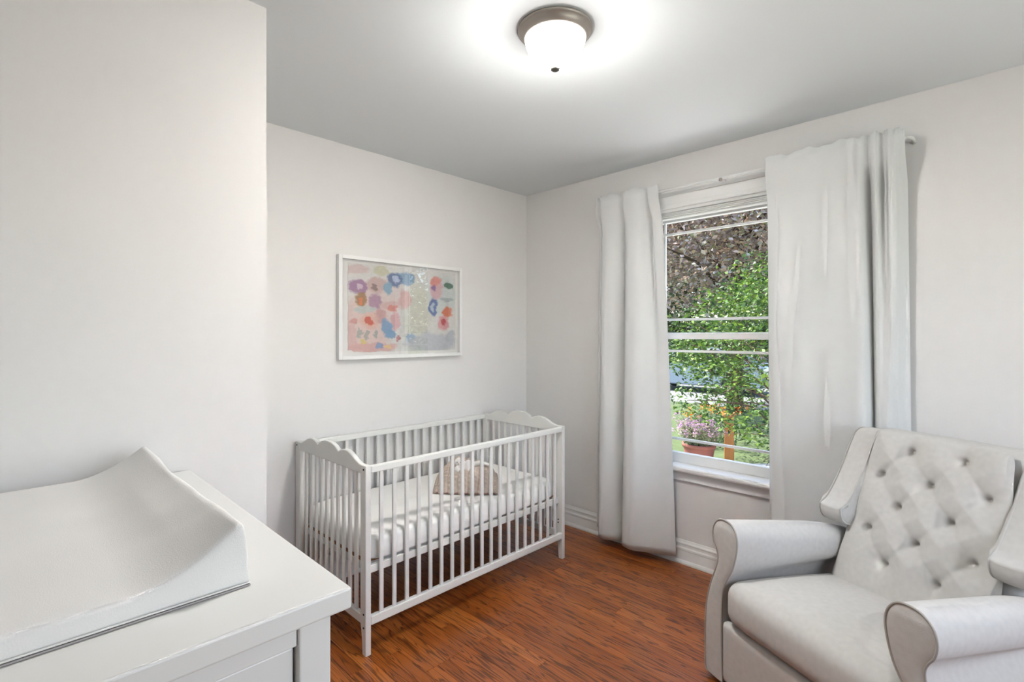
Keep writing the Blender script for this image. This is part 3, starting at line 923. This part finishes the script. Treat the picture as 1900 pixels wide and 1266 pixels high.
def soft_block(name, parent, x0, x1, y0, y1, z0, z1, r, crown=0.0, fx=24, fy=30, fz=12, deform=None, mat=M_linen):
    """rounded box from a cube grid, optionally crowned on top"""
    bm = bmesh.new()
    vmap = {}
    c = Vector(((x0+x1)/2, (y0+y1)/2, (z0+z1)/2)); hx, hy, hz = (x1-x0)/2, (y1-y0)/2, (z1-z0)/2
    def vert(i, j, k):
        key = (i, j, k)
        if key in vmap: return vmap[key]
        p = Vector((-hx + 2*hx*i/fx, -hy + 2*hy*j/fy, -hz + 2*hz*k/fz))
        q = Vector((max(-hx+r, min(hx-r, p.x)), max(-hy+r, min(hy-r, p.y)), max(-hz+r, min(hz-r, p.z))))
        d = p - q
        if d.length > 1e-9: p = q + d.normalized()*r
        if crown: p.z += crown*(1-(p.x/hx)**2)*(1-(p.y/hy)**2)*(1 if p.z > 0 else 0)*(max(0, p.z)/hz)
        p = p + c
        if deform: p = deform(p)
        vmap[key] = bm.verts.new(p); return vmap[key]
    for k in (0, fz):
        for i in range(fx):
            for j in range(fy):
                bm.faces.new((vert(i,j,k), vert(i+1,j,k), vert(i+1,j+1,k), vert(i,j+1,k)))
    for j in (0, fy):
        for i in range(fx):
            for k in range(fz):
                bm.faces.new((vert(i,j,k), vert(i+1,j,k), vert(i+1,j,k+1), vert(i,j,k+1)))
    for i in (0, fx):
        for j in range(fy):
            for k in range(fz):
                bm.faces.new((vert(i,j,k), vert(i,j+1,k), vert(i,j+1,k+1), vert(i,j,k+1)))
    return finish(bm, name, mat, parent, smooth=True)

# carcass under the seat and behind the back
box('base', M_linen, ch, -0.31, 0.31, -0.62, -0.02, 0.03, 0.26, 0.01)
for sx in (-1, 1):
    for yy in (-0.06, -0.58):
        lathe('foot', M_dark, ch, [(0, 0), (0.022, 0), (0.026, 0.035), (0, 0.035)], 20, (sx*0.27, yy, 0))
# foot rest panel
soft_block('footrest_panel', ch, -0.335, 0.335, -0.03, 0.012, 0.03, 0.262, 0.016, fx=30, fy=6, fz=12)
# seat cushion: sloping down to the back, waterfall front
def seatdef(p):
    t = (p.y - 0.02) / 0.56
    p.z += 0.075 * t * (1 if p.z > 0.30 else 0.4) * 0.75
    return p
def seatdef2(p):
    p = seatdef(p)
    b = max(0, 1 - ((p.z - 0.33)/0.10)**2)
    if p.y > -0.1: p.y += 0.012*b*(1 - (p.x/0.33)**4)
    return p
soft_block('seat_cushion', ch, -0.322, 0.322, -0.56, 0.022, 0.262, 0.437, 0.06, crown=0.03, fx=44, fy=44, fz=16, deform=seatdef2)

# arms: side outline of the front face, swept back
prof_out = [(0.339, 0.02), (0.342, 0.15), (0.343, 0.24), (0.341, 0.33), (0.333, 0.385), (0.312, 0.43), (0.288, 0.475), (0.272, 0.525), (0.264, 0.575), (0.270, 0.615), (0.292, 0.643), (0.324, 0.650),
            (0.356, 0.643), (0.381, 0.618), (0.390, 0.583), (0.384, 0.548), (0.370, 0.525), (0.362, 0.503), (0.364, 0.475), (0.378, 0.435), (0.400, 0.380), (0.418, 0.320), (0.428, 0.255), (0.431, 0.15), (0.429, 0.03), (0.405, 0.02)]
ring = catmull(prof_out + [prof_out[0]], 110)[:-1]
def arm(sx):
    o = None
    ny = 26
    V = np.zeros((len(ring), ny, 3))
    cx, cz = 0.327, 0.585
    for j in range(ny):
        t = j/(ny-1)
        y = 0.0 - 0.64*t
        for i, (x, z) in enumerate(ring):
            # the inner side drops straight behind the front panel so the seat fits between
            zz = z - (0.088*t + 0.02*max(0, (t-0.6)/0.4)**2)*max(0, min(1, (z-0.42)/0.12))
            xx = x
            if t > 0.0 and z < 0.44 and x < 0.36: xx = x + 0.0
            V[i, j] = (sx*xx, y, max(zz, 0.02))
    a = grid_obj('arm', M_linen, ch, V, closed_u=True)
    # front face, slightly padded
    bm = bmesh.new()
    n = len(ring)
    kt = int(np.argmax(ring[:, 1]))
    inn, outr = ring[:kt+1], ring[kt:]
    rows = []
    for z in np.concatenate([np.linspace(0.022, 0.62, 60), np.linspace(0.623, 0.6495, 16)]):
        xi = np.interp(z, inn[:, 1], inn[:, 0]); xo = np.interp(z, outr[::-1, 1], outr[::-1, 0])
        rows.append([bm.verts.new((sx*(xi + (xo - xi)*q), 0.001 + 0.007*(1 - (2*q - 1)**4)*min(1, (0.65 - z)/0.03), z)) for q in np.linspace(0, 1, 9)])
    for r_a, r_b in zip(rows[:-1], rows[1:]):
        for q in range(8): bm.faces.new((r_a[q], r_a[q+1], r_b[q+1], r_b[q]))
    finish(bm, 'front_panel', M_linen, a, smooth=True)
    tube('piping', M_piping, a, [(sx*x, 0.002, z) for x, z in ring], 0.0034, 6, closed=True)
    # back end closing
    bm = bmesh.new()
    bm.faces.new([bm.verts.new(V[i, -1]) for i in range(n)])
    bmesh.ops.triangulate(bm, faces=bm.faces[:])
    finish(bm, 'back_end', M_linen, a)
for sx in (1, -1): arm(sx)

# tufted back
Y0B, TAN, ZREF = -0.525, 0.362, 0.45
G, ZB, DZB = 0.172, 0.495, 0.102
btn = []
for k, row in enumerate([(.5, -.5), (1, 0, -1), (.5, -.5), (1, 0, -1), (.5, -.5)]):
    for q in row: btn.append((q*G, ZB + k*DZB))
segs = []
for i in range(len(btn)):
    for j in range(i+1, len(btn)):
        d = math.hypot(btn[i][0]-btn[j][0], btn[i][1]-btn[j][1])
        if d < 0.15: segs.append((btn[i], btn[j]))
# creases run off to the border too
for (x, z) in btn:
    if z > ZB + 3.5*DZB: segs.append(((x, z), (x, z + 0.08)))
    if z < ZB + 0.5*DZB: segs.append(((x, z), (x, z - 0.10)))
nrm = Vector((0, 1, TAN)).normalized()
NX, NZ = 150, 160
xs = np.linspace(-1, 1, NX); zs = np.linspace(0.345, 0.962, NZ)
V = np.zeros((NX, NZ, 3))
for j, z in enumerate(zs):
    hw = np.interp(z, [0.345, 0.40, 0.60, 0.80, 0.93, 0.962], [0.268, 0.266, 0.250, 0.236, 0.224, 0.214])
    for i, u in enumerate(xs):
        x = u*hw
        dmin = min(math.hypot(x-bx, z-bz) for bx, bz in btn)
        hgt = 0.031*(1 - math.exp(-(dmin/0.052)**1.15))
        hgt -= 0.018*math.exp(-(dmin/0.010)**2)
        for (p, q) in segs:
            dx, dz = q[0]-p[0], q[1]-p[1]
            t = max(0, min(1, ((x-p[0])*dx + (z-p[1])*dz)/(dx*dx+dz*dz)))
            dd_ = math.hypot(x-p[0]-t*dx, z-p[1]-t*dz)
            if dd_ < 0.03: hgt -= 0.0036*math.exp(-(dd_/0.011)**2)
        edge = min((1-abs(u))*hw, 0.962 - z, z - 0.30)
        hgt += 0.022*(1 - math.exp(-max(0, edge)/0.03)) + 0.012*math.exp(-((z-0.60)/0.16)**2)*(1-u*u)
        hgt += 0.0015*mnoise.noise(Vector((x*25, z*25, 0)))
        yb = Y0B - (z - ZREF)*TAN - 0.020
        V[i, j] = (x, yb + nrm.y*hgt, z + nrm.z*hgt*0.6)
bk = grid_obj('backrest', M_linen, ch, V)
for bx, bz in btn:
    yb = Y0B - (bz - ZREF)*TAN - 0.020
    b = lathe('button', M_linen, bk, [(0, 0.004), (0.005, 0.003), (0.0075, 0.0), (0.0075, -0.004), (0, -0.005)], 14, (bx, yb - 0.010, bz))
    b.rotation_euler = (-PI/2 + math.atan(TAN), 0, 0)
# back shell (rear of the backrest with rounded top)
def shelldef(p):
    p.y = p.y - (p.z - ZREF)*TAN
    p.x *= np.interp(p.z, [0.3, 0.6, 0.97], [1.04, 1.0, 0.93])
    return p
soft_block('back_shell', ch, -0.285, 0.285, Y0B - 0.135, Y0B - 0.018, 0.24, 0.968, 0.035, fx=20, fy=10, fz=24, deform=shelldef)
# wings
def wing(sx):
    outl = [(-0.506, 0.655), (-0.508, 0.628), (-0.522, 0.602), (-0.552, 0.586), (-0.60, 0.580), (-0.70, 0.580), (-0.78, 0.78), (-0.825, 0.92), (-0.81, 0.952), (-0.775, 0.962), (-0.738, 0.952), (-0.708, 0.918), (-0.635, 0.79), (-0.560, 0.690)]
    x0, x1 = 0.238, 0.336
    pts = [(p, z) for p, z in outl]
    bm = bmesh.new()
    rr = catmull(pts + [pts[0]], 90)[:-1]
    ctr = rr.mean(axis=0)
    rows = []
    prof = [(0.0, 0.78), (0.0, 0.90), (0.02, 0.945), (0.08, 0.975), (0.2, 0.992), (0.4, 1.0), (0.6, 1.0), (0.8, 0.995), (0.92, 0.980), (0.98, 0.955), (1.0, 0.915), (1.0, 0.78)]
    for t, s in prof:
        bul = 0.008 if s < 0.9 else 0
        xx = x0 + (x1-x0)*t + (-bul if t < 0.5 else bul)
        rows.append([bm.verts.new((sx*xx, ctr[0] + (p-ctr[0])*s, ctr[1] + (z-ctr[1])*s)) for p, z in rr])
    n = len(rr)
    for a, b in zip(rows[:-1], rows[1:]):
        for i in range(n): bm.faces.new((a[i], a[(i+1) % n], b[(i+1) % n], b[i]))
    f0 = bm.faces.new(rows[0]); f1 = bm.faces.new(rows[-1][::-1])
    bmesh.ops.triangulate(bm, faces=[f0, f1])
    o = finish(bm, 'wing', M_linen, ch, smooth=True)
    for t, s, mt in ((0.965, 0.972, M_piping), (0.04, 0.968, M_linen)):
        xx = x0 + (x1-x0)*t
        tube('piping', mt, o, [(sx*xx, ctr[0] + (p-ctr[0])*s, ctr[1] + (z-ctr[1])*s) for p, z in rr], 0.0032, 6, closed=True)
for sx in (1, -1): wing(sx)

# ------------------------------------------------------------------ outdoors
GZ = -0.5
F2 = np.array([math.cos(A), math.sin(A)]); R2 = np.array([math.sin(A), -math.cos(A)])
def FR(fwd, right, z):
    p = F2*fwd + R2*right
    return Vector((p[0], p[1], z))
S(box('lawn', M_lawn, None, -30, 13.2, -30, 45, GZ - 0.2, GZ))
S(box('road', M_road, None, 13.2, 20.0, -60, 90, GZ - 0.2, GZ - 0.02))
S(box('grass_verge', M_lawn, None, 20.0, 24.0, -60, 90, GZ - 0.2, GZ + 0.02))
S(box('pavement', M_walk, None, 24.0, 26.5, -60, 90, GZ - 0.2, GZ + 0.03))
S(box('far_lawn', M_lawn, None, 26.5, 90.0, -90, 120, GZ - 0.2, GZ + 0.02))
S(prism('gravel_bed', M_gravel, None, [(XW + T, -4), (8.6, -4), (7.95, 2.2), (7.2, 2.9), (5.0, 3.2), (XW + T, 3.2)], 'z', GZ - 0.05, GZ + 0.025))  # gravel strip, extended unseen up to the house to bounce sun onto the ceiling

def leaves(name, mat, parent, C, size, droop=0.3, aspect=0.5, origin=(0, 0, 0)):
    """one joined mesh of small folded leaves at the points C (n,3)"""
    n = len(C)
    d = rng.normal(size=(n, 3)); d[:, 2] = d[:, 2]*0.5 - droop
    d /= np.linalg.norm(d, axis=1)[:, None]
    u = rng.normal(size=(n, 3)); u[:, 2] += 1.2
    w_ = np.cross(d, u); w_ /= np.linalg.norm(w_, axis=1)[:, None] + 1e-9
    nn = np.cross(w_, d)
    s = size*(0.65 + 0.7*rng.random(n))[:, None]
    C = C - np.array(origin)
    tip = C + d*s; base = C
    mid = C + d*s*0.45
    l = mid + w_*s*aspect*0.5 + nn*s*0.08
    r = mid - w_*s*aspect*0.5 + nn*s*0.08
    Vv = np.stack([base, l, tip, r], axis=1).reshape(-1, 3)
    me = bpy.data.meshes.new(name)
    me.vertices.add(4*n); me.vertices.foreach_set('co', Vv.ravel())
    me.loops.add(4*n); me.loops.foreach_set('vertex_index', np.arange(4*n, dtype=np.int32))
    me.polygons.add(n); me.polygons.foreach_set('loop_start', np.arange(0, 4*n, 4, dtype=np.int32))
    me.update(calc_edges=True)
    me.materials.append(mat)
    o = link(bpy.data.objects.new(name, me), parent)
    o['kind'] = 'stuff'
    return o

def clumps(center, rad, n_cl, per, spread, inner=0.72, zmin=None):
    """leaf points in clumps scattered through the outer shell of an ellipsoid"""
    d = rng.normal(size=(n_cl, 3)); d /= np.linalg.norm(d, axis=1)[:, None]
    r = inner + (1-inner)*rng.random(n_cl)
    cc = np.array(center) + d*np.array(rad)*r[:, None]
    if zmin is not None: cc = cc[cc[:, 2] > zmin]
    pts = np.repeat(cc, per, axis=0) + rng.normal(size=(len(cc)*per, 3))*np.array(spread)
    return pts, cc

# big shrub just outside the window
sc_ = FR(6.6, 4.25, 0.85)
shrub = empty('garden_shrub', (sc_.x, sc_.y, GZ), 0, 'leafy green shrub with bright top leaves just outside the window', 'shrub')
pts, cc = clumps(sc_, (2.15, 2.15, 1.75), 900, 40, (0.13, 0.13, 0.055), 0.70, -0.35)
rgt = pts[:, :2] @ R2
keep = ~((pts[:, 2] < 0.85) & (rng.random(len(pts)) < 0.35)) & (pts[:, 2] > np.interp(rgt, [1.9, 2.4, 3.0, 3.6], [0.55, 0.22, 0.10, -0.3]))
leaves('foliage', M_leaf_green, shrub, pts[keep], 0.062, 0.25, 0.5, tuple(shrub.location))
bm = bmesh.new()
for k in range(46):
    t = cc[rng.integers(len(cc))]
    b0 = Vector((sc_.x + rng.normal()*0.12, sc_.y + rng.normal()*0.12, GZ))
    tip = Vector(t)
    mid = b0.lerp(tip, 0.5) + Vector((0, 0, 0.25 + 0.2*rng.random()))
    P_ = [b0, b0.lerp(mid, 0.55) + Vector((0, 0, 0.05)), mid, mid.lerp(tip, 0.5) + Vector((0, 0, 0.04)), tip]
    tube_bm(bm, [p - Vector(shrub.location) for p in P_], 0.018, 5, r2=0.004)
    for q in range(5):
        s0 = mid.lerp(tip, rng.random())
        e = s0 + Vector(rng.normal(size=3)*0.22)
        tube_bm(bm, [s0 - Vector(shrub.location), s0.lerp(e, .5) + Vector((0, 0, .03)) - Vector(shrub.location), e - Vector(shrub.location)], 0.006, 4, r2=0.002)
finish(bm, 'branches', M_bark, shrub, smooth=True)

def tree(name, label, fwd, right, zc, rad, ncl, per, spread, lsize, mat, trunk_r=0.2, group='trees outside the window', inner=0.55):
    c = FR(fwd, right, zc)
    o = empty(name, (c.x, c.y, GZ), 0, label, 'tree', group)
    p, cl = clumps(c, rad, ncl, per, spread, inner)
    p = p[p[:, 2] > GZ + 0.05]
    leaves('foliage', mat, o, p, lsize, 0.25, 0.6, tuple(o.location))
    b = bmesh.new()
    tube_bm(b, [(0, 0, 0), (0.05, 0.02, (zc-GZ)*0.5), (0, 0.1, zc - GZ + rad[2]*0.4)], trunk_r, 10, r2=trunk_r*0.3)
    for k in range(14):
        t = Vector(cl[rng.integers(len(cl))]) - o.location
        s0 = Vector((0.02, 0.02, (zc-GZ)*(0.45 + 0.4*rng.random())))
        tube_bm(b, [s0, s0.lerp(t, 0.5) + Vector((0, 0, 0.3)), t], trunk_r*0.35, 6, r2=trunk_r*0.05)
    finish(b, 'trunk', M_bark, o, smooth=True)
    return o
tree('copper_beech', 'large purple brown leaved tree filling the upper window', 12.2, 5.4, 5.2, (3.9, 3.9, 3.5), 1500, 44, (0.26, 0.26, 0.13), 0.11, M_leaf_purple, 0.20)
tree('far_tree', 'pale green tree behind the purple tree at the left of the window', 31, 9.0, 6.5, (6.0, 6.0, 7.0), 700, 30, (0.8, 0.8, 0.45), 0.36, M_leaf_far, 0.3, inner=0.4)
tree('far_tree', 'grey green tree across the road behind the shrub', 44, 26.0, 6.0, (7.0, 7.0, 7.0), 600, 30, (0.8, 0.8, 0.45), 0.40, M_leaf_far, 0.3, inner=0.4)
# trees on the far side of the front garden, seen mirrored in the picture glass
def tree_at(name, label, x, y, zc, rad, ncl, per, spread, lsize, mat, tr):
    f_ = x*F2[0] + y*F2[1]; r_ = x*R2[0] + y*R2[1]
    return tree(name, label, f_, r_, zc, rad, ncl, per, spread, lsize, mat, tr, inner=0.5)
tree_at('garden_tree', 'dark green garden tree reflected in the picture glass', 12.5, -11.5, 4.5, (4.5, 4.5, 4.2), 500, 40, (0.4, 0.4, 0.2), 0.2, M_leaf_far, 0.2)
tree_at('garden_bush', 'sunlit low bush reflected in the picture glass', 8.6, -6.6, 0.3, (1.6, 1.6, 0.8), 200, 40, (0.15, 0.15, 0.08), 0.08, M_leaf_green, 0.05)
hc = FR(36, 13, 0)
hedge = empty('garden_hedge', (hc.x, hc.y, GZ), 0, 'dark green hedge across the road', 'hedge')
hp = []
for k in range(16000):
    hp.append((hc.x + rng.normal()*0.7, hc.y + (rng.random()-0.5)*30, GZ + 2.8*rng.random()))
leaves('foliage', M_leaf_hedge, hedge, np.array(hp), 0.32, 0.1, 0.6, tuple(hedge.location))
for k in range(10): tube('stem', M_bark, hedge, [(0, -14 + 3*k, 0), (0.1, -14 + 3*k, 1.2), (0, -13.8 + 3*k, 2.4)], 0.06, 6, r2=0.02)

# terracotta planter with lavender
pp = FR(7.0, 0.371*7.0, GZ + 0.025)
pot = empty('terracotta_pot', pp, 0, 'round terracotta pot on the gravel outside the window', 'pot')
lathe('bowl', M_terra, pot, [(0, 0), (0.155, 0), (0.165, 0.01), (0.205, 0.275), (0.205, 0.28)], 40)
lathe('rim', M_terra, pot, [(0.205, 0.280), (0.222, 0.283), (0.226, 0.330), (0.205, 0.333), (0.198, 0.310)], 40)
lathe('soil', M_soil, pot, [(0, 0.305), (0.2, 0.305)], 30)
lav = empty('lavender_plant', pp + Vector((0, 0, 0.306)), 0, 'bushy lavender with pink and purple flower spikes growing in the terracotta pot', 'plant')
st = []; fl_ = []
bm = bmesh.new()
for k in range(150):
    a = rng.random()*2*PI; r = 0.17*math.sqrt(rng.random())
    b0 = Vector((r*math.cos(a), r*math.sin(a), 0.0))
    top_ = b0*1.7 + Vector((rng.normal()*0.04, rng.normal()*0.04, 0.20 + 0.17*rng.random()))
    if k < 16:
        top_ += FR(0, -0.10 - 0.1*rng.random(), 0.06)
    tube_bm(bm, [b0, b0.lerp(top_, 0.5) + Vector((0, 0, 0.03)), top_], 0.003, 4, r2=0.0015)
    for q in range(26):
        t = 0.1 + 0.75*rng.random()
        st.append(b0.lerp(top_, t) + Vector(rng.normal(size=3)*0.012))
    for q in range(12):
        fl_.append(top_ + Vector((rng.normal()*0.008, rng.normal()*0.008, -0.07*rng.random())))
finish(bm, 'stems', M_lav_leaf, lav)['kind'] = 'stuff'
leaves('foliage', M_lav_leaf, lav, np.array(st), 0.045, -0.5, 0.25)
leaves('flower_spikes', M_lav_flower, lav, np.array(fl_), 0.024, -0.3, 0.6)

# cedar post
cp = FR(7.4, 0.431*7.4, GZ)
post = empty('cedar_post', cp, math.radians(20), 'short orange cedar post standing on the lawn behind the shrub', 'post')
box('shaft', M_cedar, post, -0.066, 0.066, -0.066, 0.066, 0, 0.66, 0.006)
prism('cap', M_cedar, post, [(-0.078, 0.66), (0.078, 0.66), (0.078, 0.685), (0.0, 0.73), (-0.078, 0.685)], 'y', -0.078, 0.078, bevel=0.003)

# orange lilies
lp_ = FR(8.6, 0.405*8.6, GZ)
lily = empty('orange_lilies', lp_, 0, 'clump of orange lilies behind the shrub leaves', 'flowers')
bm = bmesh.new(); fb = []; lf = []
for k in range(16):
    a = rng.random()*2*PI; r = 0.55*math.sqrt(rng.random())
    b0 = Vector((r*math.cos(a), r*math.sin(a), 0)); t_ = b0*1.1 + Vector((0, 0, 0.45 + 0.2*rng.random()))
    tube_bm(bm, [b0, b0.lerp(t_, .5), t_], 0.006, 4, r2=0.003)
    for q in range(9): fb.append(t_ + Vector(rng.normal(size=3)*0.03))
    for q in range(10): lf.append(b0 + Vector((rng.normal()*0.05, rng.normal()*0.05, 0.25*rng.random())))
finish(bm, 'stems', M_leaf_hedge, lily)['kind'] = 'stuff'
leaves('blossoms', M_lily, lily, np.array(fb), 0.06, -0.2, 0.5)
leaves('foliage', M_leaf_hedge, lily, np.array(lf), 0.26, -0.6, 0.1)

# parked car on the road (long side along y, nose towards +y = left in the picture)
cc0 = Vector((16.6, 7.4, GZ - 0.02))
car = empty('parked_car', cc0, 0, 'silver blue car parked on the road behind the shrub', 'car')
side = [(2.22, 0.30), (2.25, 0.52), (2.15, 0.72), (1.25, 0.92), (0.55, 1.36), (0.2, 1.44), (-0.9, 1.44), (-1.35, 1.36), (-1.95, 0.98), (-2.2, 0.93), (-2.25, 0.55), (-2.2, 0.28),
        (-1.75, 0.24), (-1.70, 0.48), (-1.35, 0.62), (-1.0, 0.48), (-0.95, 0.24), (1.0, 0.24), (1.05, 0.48), (1.4, 0.62), (1.75, 0.48), (1.80, 0.24)]
prism('body', M_car, car, side, 'x', -0.86, 0.86, bevel=0.05, seg=3)
win_s = [(1.12, 0.95), (0.52, 1.32), (0.2, 1.385), (-0.9, 1.385), (-1.3, 1.31), (-1.72, 1.0)]
prism('side_window', M_cglass, car, win_s, 'x', -0.872, -0.855)
prism('side_window', M_cglass, car, win_s, 'x', 0.855, 0.872)
for (ya, za, yb, zb_, nm) in ((1.23, 0.94, 0.56, 1.355, 'windscreen'), (-1.40, 1.34, -1.93, 1.0, 'rear_window')):
    prism(nm, M_cglass, car, [(ya, za + 0.012), (yb, zb_ + 0.012), (yb, zb_ - 0.02), (ya, za - 0.02)], 'x', -0.72, 0.72)
for sx in (-1, 1):
    for yy in (1.4, -1.35):
        wh = lathe('wheel', M_tyre, car, [(0, -0.10), (0.26, -0.10), (0.31, -0.07), (0.32, 0), (0.31, 0.07), (0.26, 0.10), (0, 0.10)], 28, (sx*0.77, yy, 0.32))
        wh.rotation_euler = (0, PI/2, 0)
        lathe('hubcap', M_chrome, wh, [(0, -0.112), (0.12, -0.108), (0.2, -0.101), (0.2, 0.101), (0.12, 0.108), (0, 0.112)], 24)
for sx in (-0.62, 0.62):
    box('headlamp', M_chrome, car, sx - 0.15, sx + 0.15, 2.12, 2.255, 0.56, 0.68, 0.02)
